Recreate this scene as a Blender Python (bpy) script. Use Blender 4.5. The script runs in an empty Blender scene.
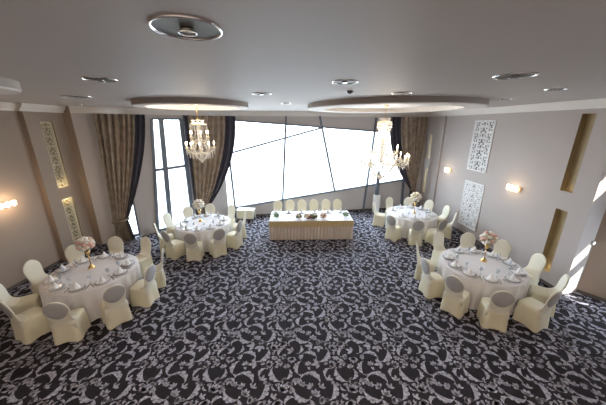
import bpy, bmesh, math, random
from mathutils import Vector, Matrix
random.seed(7)
PI = math.pi
scene = bpy.context.scene
COL = scene.collection

# ------------------------------------------------------------------ materials
def new_mat(name):
    m = bpy.data.materials.new(name); m.use_nodes = True
    nt = m.node_tree
    return m, nt, nt.nodes['Principled BSDF']

def N(nt, kind, **kw):
    n = nt.nodes.new(kind)
    for k, v in kw.items(): setattr(n, k, v)
    return n

def mat(name, col, rough=0.6, metal=0.0, var=0.06, scale=6.0, bump=0.0, bscale=60.0, spec=0.5,
        emit=None, estr=0.0, sheen=0.0, trans=0.0, coat=0.0):
    m, nt, b = new_mat(name)
    tc = N(nt, 'ShaderNodeTexCoord')
    nz = N(nt, 'ShaderNodeTexNoise'); nz.inputs['Scale'].default_value = scale; nz.inputs['Detail'].default_value = 4
    nt.links.new(tc.outputs['Object'], nz.inputs['Vector'])
    mx = N(nt, 'ShaderNodeMix', data_type='RGBA')
    lo = [max(0, c * (1 - var)) for c in col]; hi = [min(1, c * (1 + var)) for c in col]
    mx.inputs[6].default_value = (*lo, 1); mx.inputs[7].default_value = (*hi, 1)
    nt.links.new(nz.outputs['Fac'], mx.inputs[0]); nt.links.new(mx.outputs[2], b.inputs['Base Color'])
    b.inputs['Roughness'].default_value = rough; b.inputs['Metallic'].default_value = metal
    b.inputs['Specular IOR Level'].default_value = spec
    if sheen: b.inputs['Sheen Weight'].default_value = sheen
    if trans: b.inputs['Transmission Weight'].default_value = trans
    if coat: b.inputs['Coat Weight'].default_value = coat
    if emit: b.inputs['Emission Color'].default_value = (*emit, 1); b.inputs['Emission Strength'].default_value = estr
    if bump:
        n2 = N(nt, 'ShaderNodeTexNoise'); n2.inputs['Scale'].default_value = bscale
        nt.links.new(tc.outputs['Object'], n2.inputs['Vector'])
        bp = N(nt, 'ShaderNodeBump'); bp.inputs['Strength'].default_value = bump; bp.inputs['Distance'].default_value = 0.01
        nt.links.new(n2.outputs['Fac'], bp.inputs['Height']); nt.links.new(bp.outputs[0], b.inputs['Normal'])
    return m

M = {}
M['wall'] = mat('wall_paint', (0.45, 0.405, 0.385), 0.75, var=0.03, scale=1.5, bump=0.05, bscale=120)
M['wall_warm'] = mat('wall_warm_tint', (0.335, 0.265, 0.215), 0.75, var=0.04, scale=1.5, bump=0.05, bscale=120)  # warm lamp light on the left walls put into the colour; beige in the recess
M['wall_light'] = mat('wall_paint_light', (0.52, 0.49, 0.49), 0.7, var=0.03, scale=1.5)
M['ceiling'] = mat('ceiling_paint', (0.53, 0.475, 0.445), 0.6, var=0.03, scale=0.8)
M['cornice'] = mat('cornice_plaster', (0.78, 0.74, 0.70), 0.6, var=0.02)
M['peach'] = mat('recess_peach', (0.80, 0.62, 0.52), 0.6, var=0.03)
M['ring_shade'] = mat('ring_edge_shade', (0.40, 0.355, 0.32), 0.6, var=0.03)  # darker tone paints in the shade of the side away from the windows
M['base'] = mat('baseboard_dark', (0.10, 0.085, 0.08), 0.5)
M['frame'] = mat('window_frame_glare_grey', (0.15, 0.18, 0.225), 0.45, metal=0.2)  # base colour lifted to blue-grey to stand for glare around the panes
M['pale_frame'] = mat('pale_frame', (0.50, 0.53, 0.58), 0.5)
M['gold_niche'] = mat('niche_gold', (0.36, 0.28, 0.15), 0.5, var=0.15, scale=5)
M['fret_shade'] = mat('fretwork_gap_shade', (0.20, 0.19, 0.20), 0.7)  # dark grey paints the shade in the fretwork gaps
M['fret'] = mat('fretwork_white', (0.86, 0.85, 0.85), 0.5, var=0.02)
M['fret_gold'] = mat('fretwork_cream', (0.78, 0.70, 0.52), 0.45, var=0.05)
M['ivory'] = mat('ivory_stretch_fabric', (0.73, 0.69, 0.525), 0.75, var=0.03, scale=9, bump=0.06, bscale=40, sheen=0.2)
M['ivory_back'] = mat('ivory_back_fabric', (0.76, 0.735, 0.62), 0.75, var=0.03, scale=9, sheen=0.2)
M['grey_back'] = mat('grey_sheer_fabric', (0.43, 0.425, 0.43), 0.8, var=0.08, scale=40)
M['cloth'] = mat('white_tablecloth', (0.72, 0.70, 0.71), 0.7, var=0.03, scale=8, sheen=0.2)
M['skirt'] = mat('champagne_skirt', (0.66, 0.57, 0.50), 0.55, var=0.06, scale=8, sheen=0.3)
M['gold_cloth'] = mat('gold_satin', (0.60, 0.47, 0.24), 0.45, var=0.12, scale=10, sheen=0.3)
M['gold'] = mat('gold_metal', (0.85, 0.58, 0.25), 0.25, metal=1.0)
M['silver'] = mat('silver_metal', (0.55, 0.56, 0.58), 0.25, metal=1.0)
M['dark_metal'] = mat('dark_steel', (0.16, 0.16, 0.18), 0.3, metal=1.0)
M['chrome'] = mat('chrome', (0.75, 0.75, 0.75), 0.15, metal=1.0)
M['lampdark'] = mat('reflector_dark', (0.075, 0.065, 0.055), 0.5, metal=0.1, var=0.6, scale=9)
M['china'] = mat('white_china', (0.82, 0.82, 0.83), 0.2, var=0.01)
M['charger'] = mat('charger_silver', (0.40, 0.40, 0.43), 0.3, metal=0.6)
M['napkin'] = mat('white_napkin', (0.84, 0.84, 0.86), 0.7, var=0.02)
M['pink'] = mat('rose_pink', (0.80, 0.48, 0.42), 0.6, var=0.15, scale=30)
M['peachrose'] = mat('rose_peach', (0.86, 0.66, 0.55), 0.6, var=0.12, scale=30)
M['whiterose'] = mat('rose_white', (0.88, 0.84, 0.78), 0.6, var=0.06, scale=30)
M['creamrose'] = mat('rose_cream', (0.86, 0.78, 0.60), 0.6, var=0.08, scale=30)
M['redrose'] = mat('rose_burgundy', (0.32, 0.07, 0.08), 0.6, var=0.2, scale=30)
M['leaf'] = mat('leaf_green', (0.12, 0.20, 0.10), 0.5, var=0.3, scale=12)
M['palegreen'] = mat('leaf_pale', (0.30, 0.40, 0.28), 0.5, var=0.2, scale=12)
M['white'] = mat('white_paint', (0.78, 0.78, 0.78), 0.5, var=0.02)
M['plaster_out'] = mat('pale_ground', (0.36, 0.36, 0.355), 0.9, var=0.05, scale=0.3)
M['navy'] = mat('navy_lining', (0.035, 0.035, 0.06), 0.6, sheen=0.2, var=0.15)
M['crystal'] = mat('crystal', (0.82, 0.78, 0.72), 0.08, trans=0.35, emit=(1, .90, .72), estr=0.12, var=0.02)  # faint glow added so the crystals read whiter
M['crystal_arm'] = mat('crystal_arm', (0.80, 0.72, 0.56), 0.15, trans=0.2, emit=(1, .85, .6), estr=0.15)  # faint glow added to the arms, which are no lamps
M['bulb'] = mat('lit_bulb', (1, 0.9, 0.7), 0.4, emit=(1, 0.83, 0.58), estr=12)
M['sconce_glow'] = mat('sconce_glow', (1, 0.9, 0.75), 0.4, emit=(1, 0.80, 0.56), estr=2.2)
M['candle'] = mat('candle_sleeve', (0.9, 0.86, 0.75), 0.5, emit=(1, .85, .6), estr=0.5)
M['umber'] = mat('dark_cloth', (0.10, 0.12, 0.15), 0.7)

def glass_mat(name, tint=(1, 1, 1), gl=0.06):
    m, nt, b = new_mat(name); nt.nodes.remove(b)
    out = nt.nodes['Material Output']
    t = N(nt, 'ShaderNodeBsdfTransparent'); t.inputs[0].default_value = (*tint, 1)
    g = N(nt, 'ShaderNodeBsdfGlossy'); g.inputs['Roughness'].default_value = 0.02
    mx = N(nt, 'ShaderNodeMixShader'); mx.inputs[0].default_value = gl
    nt.links.new(t.outputs[0], mx.inputs[1]); nt.links.new(g.outputs[0], mx.inputs[2]); nt.links.new(mx.outputs[0], out.inputs[0])
    return m
M['pane'] = glass_mat('window_glass', (0.97, 0.99, 1.0), 0.04)
M['glass'] = glass_mat('drinking_glass', (0.93, 0.95, 0.97), 0.12)

def carpet_dark():
    m, nt, b = new_mat('carpet_dark')
    tc = N(nt, 'ShaderNodeTexCoord'); nz = N(nt, 'ShaderNodeTexNoise'); nz.inputs['Scale'].default_value = 90
    nt.links.new(tc.outputs['Object'], nz.inputs['Vector'])
    cr = N(nt, 'ShaderNodeValToRGB')
    cr.color_ramp.elements[0].color = (0.008, 0.007, 0.011, 1); cr.color_ramp.elements[1].color = (0.030, 0.025, 0.032, 1)
    nt.links.new(nz.outputs['Fac'], cr.inputs[0]); nt.links.new(cr.outputs[0], b.inputs['Base Color'])
    b.inputs['Roughness'].default_value = 0.9; b.inputs['Specular IOR Level'].default_value = 0.25
    return m
def carpet_light():
    m, nt, b = new_mat('carpet_scroll')
    tc = N(nt, 'ShaderNodeTexCoord')
    nz = N(nt, 'ShaderNodeTexNoise'); nz.inputs['Scale'].default_value = 22; nz.inputs['Detail'].default_value = 3
    nt.links.new(tc.outputs['Object'], nz.inputs['Vector'])
    cr = N(nt, 'ShaderNodeValToRGB')
    e = cr.color_ramp.elements
    e[0].position = 0.30; e[0].color = (0.14, 0.14, 0.18, 1); e[1].position = 0.64; e[1].color = (0.46, 0.46, 0.55, 1)
    nt.links.new(nz.outputs['Fac'], cr.inputs[0]); nt.links.new(cr.outputs[0], b.inputs['Base Color'])
    b.inputs['Roughness'].default_value = 0.9; b.inputs['Specular IOR Level'].default_value = 0.3
    return m
M['carpet'] = carpet_dark(); M['scroll'] = carpet_light()

def drape_mat():
    m, nt, b = new_mat('brown_brocade')
    tc = N(nt, 'ShaderNodeTexCoord')
    nz = N(nt, 'ShaderNodeTexNoise'); nz.inputs['Scale'].default_value = 5; nz.inputs['Detail'].default_value = 3
    nt.links.new(tc.outputs['Object'], nz.inputs['Vector'])
    cr = N(nt, 'ShaderNodeValToRGB')
    e = cr.color_ramp.elements
    e[0].position = 0.35; e[0].color = (0.215, 0.165, 0.125, 1); e[1].position = 0.65; e[1].color = (0.36, 0.285, 0.22, 1)
    nt.links.new(nz.outputs['Fac'], cr.inputs[0]); nt.links.new(cr.outputs[0], b.inputs['Base Color'])
    b.inputs['Roughness'].default_value = 0.45; b.inputs['Sheen Weight'].default_value = 0.3
    return m
M['drape'] = drape_mat()

# ------------------------------------------------------------------ mesh helpers
class MB:
    def __init__(s): s.v = []; s.f = []; s.sm = []; s.mi = []
    def add(s, vs, fs, smooth=False, mi=0):
        o = len(s.v); s.v += [tuple(v) for v in vs]
        for f in fs: s.f.append(tuple(i + o for i in f)); s.sm.append(smooth); s.mi.append(mi)
        return s
    def box(s, c, d, rz=0.0, bev=0.0, mi=0):
        cx, cy, cz = c; dx, dy, dz = d[0] / 2, d[1] / 2, d[2] / 2
        ca, sa = math.cos(rz), math.sin(rz)
        b = min(bev, dx * .9, dy * .9, dz * .9)
        def P(x, y, z): return (cx + x * ca - y * sa, cy + x * sa + y * ca, cz + z)
        if b <= 0:
            vs = [P(x, y, z) for z in (-dz, dz) for x, y in ((-dx, -dy), (dx, -dy), (dx, dy), (-dx, dy))]
            return s.add(vs, [(3, 2, 1, 0), (4, 5, 6, 7), (0, 1, 5, 4), (1, 2, 6, 5), (2, 3, 7, 6), (3, 0, 4, 7)], mi=mi)
        rings = []
        for z, i in ((-dz, b), (-dz + b, 0), (dz - b, 0), (dz, b)):
            r = []
            for sx, sy in ((-1, -1), (1, -1), (1, 1), (-1, 1)):
                a = (sx * (dx - i - (b if True else 0)), sy * (dy - i)); c2 = (sx * (dx - i), sy * (dy - i - b))
                r += [P(*a, z), P(*c2, z)] if sx * sy < 0 else [P(*c2, z), P(*a, z)]
            rings.append(r)
        return s.loft(rings, True, True, smooth=False, mi=mi)
    def loft(s, rings, cap0=False, cap1=False, smooth=True, closed=True, mi=0):
        n = len(rings[0]); vs = [p for r in rings for p in r]; fs = []
        for i in range(len(rings) - 1):
            for j in range(n if closed else n - 1):
                k = (j + 1) % n
                fs.append((i * n + j, i * n + k, (i + 1) * n + k, (i + 1) * n + j))
        s.add(vs, fs, smooth, mi)
        o = len(s.v) - len(vs)
        if cap0: s.f.append(tuple(o + j for j in range(n - 1, -1, -1))); s.sm.append(False); s.mi.append(mi)
        if cap1: s.f.append(tuple(o + (len(rings) - 1) * n + j for j in range(n))); s.sm.append(False); s.mi.append(mi)
        return s
    def lathe(s, prof, c=(0, 0, 0), n=20, cap0=True, cap1=True, smooth=True, mi=0):
        rings = [[(c[0] + r * math.cos(2 * PI * j / n), c[1] + r * math.sin(2 * PI * j / n), c[2] + z) for j in range(n)] for r, z in prof]
        return s.loft(rings, cap0, cap1, smooth, mi=mi)
    def tube(s, pts, r, n=8, caps=True, mi=0):
        pts = [Vector(p) for p in pts]; rings = []
        rr = r if isinstance(r, (list, tuple)) else [r] * len(pts)
        up = Vector((0, 0, 1))
        for i, p in enumerate(pts):
            t = (pts[min(i + 1, len(pts) - 1)] - pts[max(i - 1, 0)]).normalized()
            u = up if abs(t.z) < .95 else Vector((1, 0, 0))
            a = t.cross(u).normalized(); b = a.cross(t).normalized()
            rings.append([tuple(p + (a * math.cos(2 * PI * j / n) + b * math.sin(2 * PI * j / n)) * rr[i]) for j in range(n)])
        return s.loft(rings, caps, caps, True, mi=mi)
    def ball(s, c, r, n=10, m=6, mi=0, sz=1.0):
        return s.lathe([(max(r * math.sin(PI * k / m), r * .02), -r * sz * math.cos(PI * k / m)) for k in range(m + 1)], c, n, mi=mi)
    def build(s, name, mats, parent=None, loc=None):
        me = bpy.data.meshes.new(name); me.from_pydata(s.v, [], s.f)
        for m in (mats if isinstance(mats, (list, tuple)) else [mats]): me.materials.append(m)
        me.polygons.foreach_set('use_smooth', s.sm); me.polygons.foreach_set('material_index', s.mi)
        me.validate(); me.update(); me.calc_loop_triangles(); len(me.vertex_normals); len(me.polygon_normals); len(me.corner_normals)
        o = bpy.data.objects.new(name, me); COL.objects.link(o)
        if parent: o.parent = parent
        if loc: o.location = loc
        return o

def tag(o, label, cat, group=None):
    o['label'] = label; o['category'] = cat
    if group: o['group'] = group
    n = len(label.split()); assert 4 <= n <= 16, (n, label)
    return o
def struct(o): o['kind'] = 'structure'; return o
def thing(name, label, cat, loc=(0, 0, 0), rz=0, group=None):
    o = bpy.data.objects.new(name, None); COL.objects.link(o); o.empty_display_size = .1
    o.location = loc; o.rotation_euler = (0, 0, rz)
    if label: tag(o, label, cat, group)
    return o
def copy_tree(o, parent=None):
    c = o.copy(); COL.objects.link(c)
    if parent: c.parent = parent
    for ch in list(o.children): copy_tree(ch, c)
    return c
used = set()
def place(proto, loc, rz, label, cat, group):
    """first call moves the prototype itself, later calls copy it with its parts"""
    if proto.name in used: o = copy_tree(proto)
    else: o = proto; used.add(proto.name)
    o.location = loc; o.rotation_euler = (0, 0, rz); tag(o, label, cat, group)
    return o

# ------------------------------------------------------------------ room layout (metres)
CEIL = 4.75; CORN = 4.55
BL0, BL1 = Vector((-3.50, 11.52)), Vector((6.14, 13.02))        # back wall
BD = (BL1 - BL0).normalized(); BN = Vector((BD.y, -BD.x))       # BN points into the room
def bk(x, z, off=0.0):
    t = (x - BL0.x) / BD.x; p = BL0 + BD * t + BN * off
    return (p.x, p.y, z)
W0, W1 = Vector((-7.35, 8.62)), Vector((-3.50, 11.52))          # slanting window wall, left
WD = (W1 - W0).normalized(); WN = Vector((WD.y, -WD.x)); WL = (W1 - W0).length
def lw(x, z, off=0.0):
    t = (x - W0.x) / WD.x; p = W0 + WD * t + WN * off
    return (p.x, p.y, z)
R0, R1 = Vector((6.14, 13.02)), Vector((6.69, 5.70))            # right wall
RD = (R1 - R0).normalized(); RN = Vector((RD.y, -RD.x))
if RN.x > 0: RN = -RN
def rw(y, z, off=0.0):
    t = (y - R0.y) / RD.y; p = R0 + RD * t + RN * off
    return (p.x, p.y, z)

# ---- floor with carpet pattern
OUT = [(-7.85, -2), (7.6, -2), (7.6, 5.2), (7.16, 5.80), (6.72, 5.72), (6.24, 13.16), (-3.55, 11.64), (-7.40, 8.72), (-7.65, 8.72), (-7.65, 7.45), (-7.85, 7.45)]
def inside(x, y):
    c = False; n = len(OUT)
    for i in range(n):
        (x1, y1), (x2, y2) = OUT[i], OUT[i - 1]
        if (y1 > y) != (y2 > y) and x < (x2 - x1) * (y - y1) / (y2 - y1) + x1: c = not c
    return c
def centred(vs, fs):
    cx = sum(v[0] for v in vs) / len(vs); cy = sum(v[1] for v in vs) / len(vs)
    return [(v[0] - cx, v[1] - cy) for v in vs], fs
def scroll_leaf(L, W, turn, lobes, side):
    """C-shaped acanthus scroll: thin hooked ends, swollen middle, lobed outer edge, beads at the hooks"""
    n = 30; pts = []; a = 0.0; x = y = 0.0; ds = L / n
    for i in range(n + 1):
        t = i / n; pts.append((x, y, a, t))
        a += side * turn * (.45 + 2.6 * max(0, .28 - t) / .28 + 1.5 * max(0, t - .82) / .18) / n
        x += math.cos(a) * ds; y += math.sin(a) * ds
    vs = []; fs = []
    for x, y, a, t in pts:
        env = math.sin(PI * min(1, max(0, (t - .10) / .90))) ** .8
        w = W * (.09 + .9 * env); k = abs(math.sin(PI * lobes * t)) ** .55
        nx, ny = -math.sin(a), math.cos(a)
        o = W * .07 + w * env * (.50 + .42 * k); i_ = W * .06 + w * .22 * env
        vs.append((x - side * nx * o, y - side * ny * o)); vs.append((x + side * nx * i_, y + side * ny * i_))
    for k in range(n): fs.append((2 * k, 2 * k + 2, 2 * k + 3, 2 * k + 1))
    for (x, y, a, t), r in ((pts[0], W * .24), (pts[-1], W * .15)):
        b = len(vs)
        for k in range(8): vs.append((x + r * math.cos(k * PI / 4), y + r * math.sin(k * PI / 4)))
        fs.append(tuple(range(b, b + 8)))
    return centred(vs, fs)
def palm_leaf(S, num, side):
    """leaf of pointed lobes fanning from a hooked stalk"""
    vs = []; fs = []
    for k in range(num):
        an = (k - (num - 1) / 2) * (1.9 / max(1, num - 1)); l = S * (1 - .28 * abs(k - (num - 1) / 2) / (num / 2)); w = S * .21
        b = len(vs); c, s_ = math.cos(an), math.sin(an)
        for u, v in ((0, 0), (.25, -.7), (.55, -1), (.82, -.6), (1, 0), (.82, .6), (.55, 1), (.25, .7)):
            vs.append((u * l * c - v * w * s_, u * l * s_ + v * w * c))
        fs.append(tuple(range(b, b + 8)))
    b = len(vs); n = 7
    for i in range(n + 1):
        t = i / n; an = PI + side * 2.3 * t; px, py = -.05 * S + .34 * S * math.cos(an) * (.4 + .6 * t) + .1 * S, .34 * S * math.sin(an)
        w = S * .055 * (1.2 - t)
        vs.append((px, py - w)); vs.append((px, py + w))
    for k in range(n): fs.append((b + 2 * k, b + 2 * k + 2, b + 2 * k + 3, b + 2 * k + 1))
    return centred(vs, fs)
TILE = 1.15
rnd = random.Random(23)
motif = []; spots = []
def try_spot(rad):
    for _ in range(900):
        x, y = rnd.uniform(0, TILE), rnd.uniform(0, TILE)
        ok = True
        for (a, b, r) in spots:
            dx = abs(x - a); dx = min(dx, TILE - dx); dy = abs(y - b); dy = min(dy, TILE - dy)
            if math.hypot(dx, dy) < (rad + r): ok = False; break
        if ok: spots.append((x, y, rad)); return x, y
    return None
for kind, num, S, rad in (('s', 7, .36, .130), ('p', 12, .14, .080), ('s', 9, .25, .085), ('p', 14, .10, .056), ('s', 12, .15, .048), ('p', 10, .06, .032)):
    for k in range(num):
        p = try_spot(rad)
        if not p: continue
        sd = rnd.choice((-1, 1)); S_ = S * rnd.uniform(.9, 1.1)
        sh = scroll_leaf(S_, S_ * .22, rnd.uniform(2.6, 3.6), rnd.choice((4, 5)), sd) if kind == 's' else palm_leaf(S_, rnd.choice((3, 4, 5)), sd)
        motif.append((p, rnd.uniform(0, 2 * PI), sh))
fb = MB()
fb.add([(x, y, 0) for x, y in OUT], [tuple(range(len(OUT)))])
for ty in range(0, 12):
    for tx in range(-8, 8):
        for (px, py), rot, (vs, fs) in motif:
            X, Y = tx * TILE + px, ty * TILE + 0.2 + py
            if not inside(X, Y): continue
            c, s_ = math.cos(rot), math.sin(rot)
            fb.add([(X + a * c - b * s_, Y + a * s_ + b * c, 0.002) for a, b in vs], fs, False, 1)
floor = struct(fb.build('floor', [M['carpet'], M['scroll']]))

# ---- ceiling with round recess openings are modelled as dropped rings below it
cb = MB(); cb.add([(-8.0, -2.2, CEIL), (8.0, -2.2, CEIL), (8.0, 13.2, CEIL), (-8.0, 13.2, CEIL)], [(0, 3, 2, 1)])
struct(cb.build('ceiling', M['ceiling']))

# ---- plain walls, panels with niches
def panel(name, p, q, z0, z1, m, holes=(), depth=0.12, nm=None, out=None):
    """vertical wall from p to q; holes = (s0,s1,za,zb) cut out and backed by a niche; out = outward normal"""
    p, q = Vector(p), Vector(q); L = (q - p).length; d = (q - p) / L
    ss = sorted({0, L, *[h[0] for h in holes], *[h[1] for h in holes]}); zs = sorted({z0, z1, *[h[2] for h in holes], *[h[3] for h in holes]})
    b = MB()
    def P(s, z, o=0.0):
        a = p + d * s + (Vector(out) * o if out else Vector((0, 0))); return (a.x, a.y, z)
    for i in range(len(ss) - 1):
        for j in range(len(zs) - 1):
            sm, zm = (ss[i] + ss[i + 1]) / 2, (zs[j] + zs[j + 1]) / 2
            if any(h[0] < sm < h[1] and h[2] < zm < h[3] for h in holes): continue
            b.add([P(ss[i], zs[j]), P(ss[i + 1], zs[j]), P(ss[i + 1], zs[j + 1]), P(ss[i], zs[j + 1])], [(0, 1, 2, 3)])
    o = struct(b.build(name, m))
    for k, h in enumerate(holes if depth else ()):
        nb = MB(); a0, a1, c0, c1 = h
        F = [P(a0, c0), P(a1, c0), P(a1, c1), P(a0, c1)]; K = [P(a0, c0, depth), P(a1, c0, depth), P(a1, c1, depth), P(a0, c1, depth)]
        nb.add(F + K, [(4, 5, 6, 7), (0, 1, 5, 4), (1, 2, 6, 5), (2, 3, 7, 6), (3, 0, 4, 7)])
        nb.build('niche', nm or m, o)
    return o
panel('wall_left', (-7.74, -2), (-7.74, 7.4), 0, CEIL, M['wall_warm'])
panel('wall_left_return', (-7.74, 7.4), (-7.6, 7.4), 0, CEIL, M['wall_warm'])
NL = [(0.40, 0.80, 2.28, 4.29), (0.40, 0.80, 0.42, 1.93)]
panel('wall_left_pier', (-7.6, 7.4), (-7.6, 8.62), 0, CEIL, M['wall_warm'], NL, 0.10, M['gold_niche'], (-1, 0))
panel('wall_left_step', (-7.6, 8.62), (-7.35, 8.62), 0, CEIL, M['wall_warm'])
# slanting window wall: pieces around two openings
def sof(x): return (x - W0.x) / WD.x
wz = [(-6.72, -6.40), (-5.86, -4.77)]
xs = [W0.x, -6.72, -6.40, -5.86, -4.77, -3.5]
for (a, b_) in ((W0.x, -6.72), (-4.77, -3.5)):
    panel('wall_left_window', lw(a, 0)[:2], lw(b_, 0)[:2], 0, CEIL, M['wall_light'])
b = MB(); b.add([lw(-6.40, 0), lw(-5.90, 0), lw(-5.57, 4.42), lw(-5.57, CEIL), lw(-6.40, CEIL)], [(0, 1, 2, 3, 4)]); struct(b.build('wall_left_window', M['wall_light']))
for a, b_ in ((-6.72, -6.40), (-5.57, -4.77)): panel('wall_left_window', lw(a, 0)[:2], lw(b_, 0)[:2], 4.42, CEIL, M['wall_light'])
panel('wall_front', (-7.85, -2), (7.6, -2), 0, CEIL, M['wall'])
# right wall
Rlen = (R1 - R0).length
def rs(y): return (y - R0.y) / RD.y
NR = [(rs(6.47), rs(6.17), 2.58, 4.45), (rs(6.43), rs(6.13), 0.36, 2.10)]
panel('wall_right', R0, R1, 0, CEIL, M['wall'], NR, 0.14, M['gold_niche'], -RN)
pier = MB()
pa, pb2 = rw(12.98, 0)[:2], rw(11.75, 0)[:2]
pA, pB = Vector(pa) + RN * .07, Vector(pb2) + RN * .07
panel('wall_right_pier', pA, pB, 0, CORN, M['wall'], [(0.22, 0.42, 2.62, 3.75), (0.22, 0.42, 0.95, 2.15)], 0.06, M['fret_gold'], -RN)  # pale niche colour stands in for their yellowish light
panel('wall_right_pier', pB, Vector(pb2), 0, CORN, M['wall'])
# recess by the right end: sunlit jamb and beige return wall
panel('wall_right_jamb', R1, (7.16, 5.80), 0, CEIL, M['wall'])
panel('wall_right_recess', (7.16, 5.80), (7.6, 5.2), 0, CEIL, M['wall_warm'])
panel('wall_right_recess', (7.6, 5.2), (7.6, -2), 0, CEIL, M['wall_warm'], [(.1, .95, .62, 1.25), (.1, .95, 1.60, 1.93), (.1, .95, 3.4, 3.85)], None)
# back wall: white band above the slanting head line, grey parapet under the slanting sill
def head(x): return 4.41 + (x + 3.5) * (3.70 - 4.41) / 9.64
def sill(x): return 0.43 + (x + 3.5) * (1.68 - 0.43) / 9.64
for nm, z0f, z1f, mt in (('wall_back', lambda x: 0, sill, M['wall_light']), ('wall_back', head, lambda x: CEIL, M['wall_light'])):
    b = MB(); b.add([bk(-3.5, z0f(-3.5)), bk(6.14, z0f(6.14)), bk(6.14, z1f(6.14)), bk(-3.5, z1f(-3.5))], [(0, 1, 2, 3)])
    struct(b.build(nm, mt))
XE = 5.38
b = MB(); b.add([bk(XE, sill(XE)), bk(6.14, sill(6.14)), bk(6.14, head(6.14)), bk(XE, head(XE))], [(0, 1, 2, 3)]); struct(b.build('wall_back', M['wall']))

# ---- cornices
def cornice(name, p, q, nrm, z=CORN, m=None):
    p, q, n = Vector(p), Vector(q), Vector(nrm); prof = [(0, 0), (0.03, 0), (0.05, .05), (0.11, .11), (0.15, .17), (0.15, .20), (0, .20)]
    rings = [[(e.x + n.x * a, e.y + n.y * a, z + h) for a, h in prof] for e in (p, q)]
    return struct(MB().loft(rings, True, True, smooth=False).build(name, m or M['cornice']))
cornice('trim_1', (-7.74, -2), (-7.74, 7.4), (1, 0)); cornice('trim_2', (-7.6, 7.3), (-7.6, 8.62), (1, 0)); cornice('trim_3', W0, W1, WN)
cornice('trim_4', BL0, BL1, BN); cornice('trim_5', R0, R1, RN)
b = MB(); b.box((-7.66, 7.36, CORN + .1), (.16, .08, .2)); struct(b.build('trim_6', M['cornice']))
# baseboards
def skirting(name, p, q, nrm, h=.09):
    p, q, n = Vector(p), Vector(q), Vector(nrm)
    rings = [[(e.x + n.x * a, e.y + n.y * a, z) for a, z in ((0.001, 0.003), (.02, 0.003), (.02, h), (0.001, h))] for e in (p, q)]
    struct(MB().loft(rings, True, True, smooth=False).build(name, M['base']))
skirting('baseboard_left', (-7.74, -2), (-7.74, 7.4), (1, 0)); skirting('baseboard_left_pier', (-7.6, 7.4), (-7.6, 8.62), (1, 0))
skirting('baseboard_right', R0 + RD * 1.3, R1, RN); skirting('baseboard_back', BL0, BL1, BN, .07)
v = (Vector((7.6, 5.2)) - Vector((7.16, 5.8))).normalized()
skirting('baseboard_recess', (7.16, 5.80), (7.6, 5.2), (v.y, -v.x))

# ---- windows
def beam(b, p, q, w, t, nrm, z=None):
    """flat bar from p to q (3-D points on a wall plane), width w in the plane, thickness t along nrm"""
    p, q = Vector(p), Vector(q); n = Vector((nrm.x, nrm.y, 0)); d = (q - p).normalized(); s_ = d.cross(n).normalized() * w / 2; n = n * t / 2
    vs = [e + s_ * a + n * c for e in (p, q) for a, c in ((-1, -1), (1, -1), (1, 1), (-1, 1))]
    b.add(vs, [(3, 2, 1, 0), (4, 5, 6, 7), (0, 1, 5, 4), (1, 2, 6, 5), (2, 3, 7, 6), (3, 0, 4, 7)])
win = struct(bpy.data.objects.new('window_1', None)); COL.objects.link(win)
def bar(p, q, w=.085, t=.10, wnd=win, nm='mullion', fn=bk, nrm=BN, m='frame'):
    b = MB(); beam(b, fn(*p, .03), fn(*q, .03), w, t, nrm); return b.build(nm, M[m], wnd)
bar((-3.5, head(-3.5)), (XE, head(XE)), .07, nm='head_rail'); bar((-3.5, sill(-3.5)), (XE, sill(XE)), .08, nm='sill_rail')
bar((-3.27, 2.98), (-3.18, 0.05)); bar((-.75, 4.56), (-1.02, 0.05)); bar((.74, 4.57), (1.55, 1.06)); bar((3.40, 4.5), (3.07, 0.05)); bar((5.03, 3.6), (5.12, 0.05), .10)
bar((-3.27, 2.98), (.84, 4.06), .075, nm='slanting_bar')
edges = [(-3.5, -3.5), (-.86, -.98), (.80, 1.52), (3.36, 3.16), (5.03, 5.1), (XE, XE)]
for (a, c), (a2, c2) in zip(edges[:-1], edges[1:]):
    MB().add([bk(c, sill(c), -.02), bk(c2, sill(c2), -.02), bk(a2, head(a2), -.02), bk(a, head(a), -.02)], [(0, 1, 2, 3)]).build('pane', M['pane'], win)
w2 = struct(bpy.data.objects.new('window_2', None)); COL.objects.link(w2)
lb = dict(wnd=w2, fn=lw, nrm=WN)
bar((-5.90, 0.05), (-5.57, 4.40), .10, nm='frame', **lb)
bar((-5.33, 4.40), (-5.52, 0.05), .17, .14, **lb); bar((-4.80, 0.05), (-4.77, 4.4), .15, nm='frame', **lb)
bar((-5.57, 4.40), (-4.77, 4.40), .07, nm='frame', **lb); bar((-5.86, .10), (-4.77, .10), .10, nm='frame', **lb); bar((-5.70, 2.52), (-4.78, 2.60), .10, nm='transom', **lb)
for (a, b_, c_, d_) in ((-5.90, -5.52, -5.33, -5.57), (-5.52, -4.77, -4.77, -5.33)):
    MB().add([lw(a, 0, -.02), lw(b_, 0, -.02), lw(c_, 4.42, -.02), lw(d_, 4.42, -.02)], [(0, 1, 2, 3)]).build('pane', M['pane'], w2)
w3 = struct(bpy.data.objects.new('window_3', None)); COL.objects.link(w3)
lb = dict(wnd=w3, fn=lw, nrm=WN)
bar((-6.72, 0.05), (-6.72, 4.40), .06, nm='frame', **lb); bar((-6.41, 0.05), (-6.40, 4.4), .06, nm='frame', **lb); bar((-6.72, .10), (-6.40, .10), .10, nm='frame', **lb)
MB().add([lw(-6.72, 0, -.02), lw(-6.40, 0, -.02), lw(-6.40, 4.42, -.02), lw(-6.72, 4.42, -.02)], [(0, 1, 2, 3)]).build('pane', M['pane'], w3)
w4 = struct(bpy.data.objects.new('window_4', None)); COL.objects.link(w4)
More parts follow.
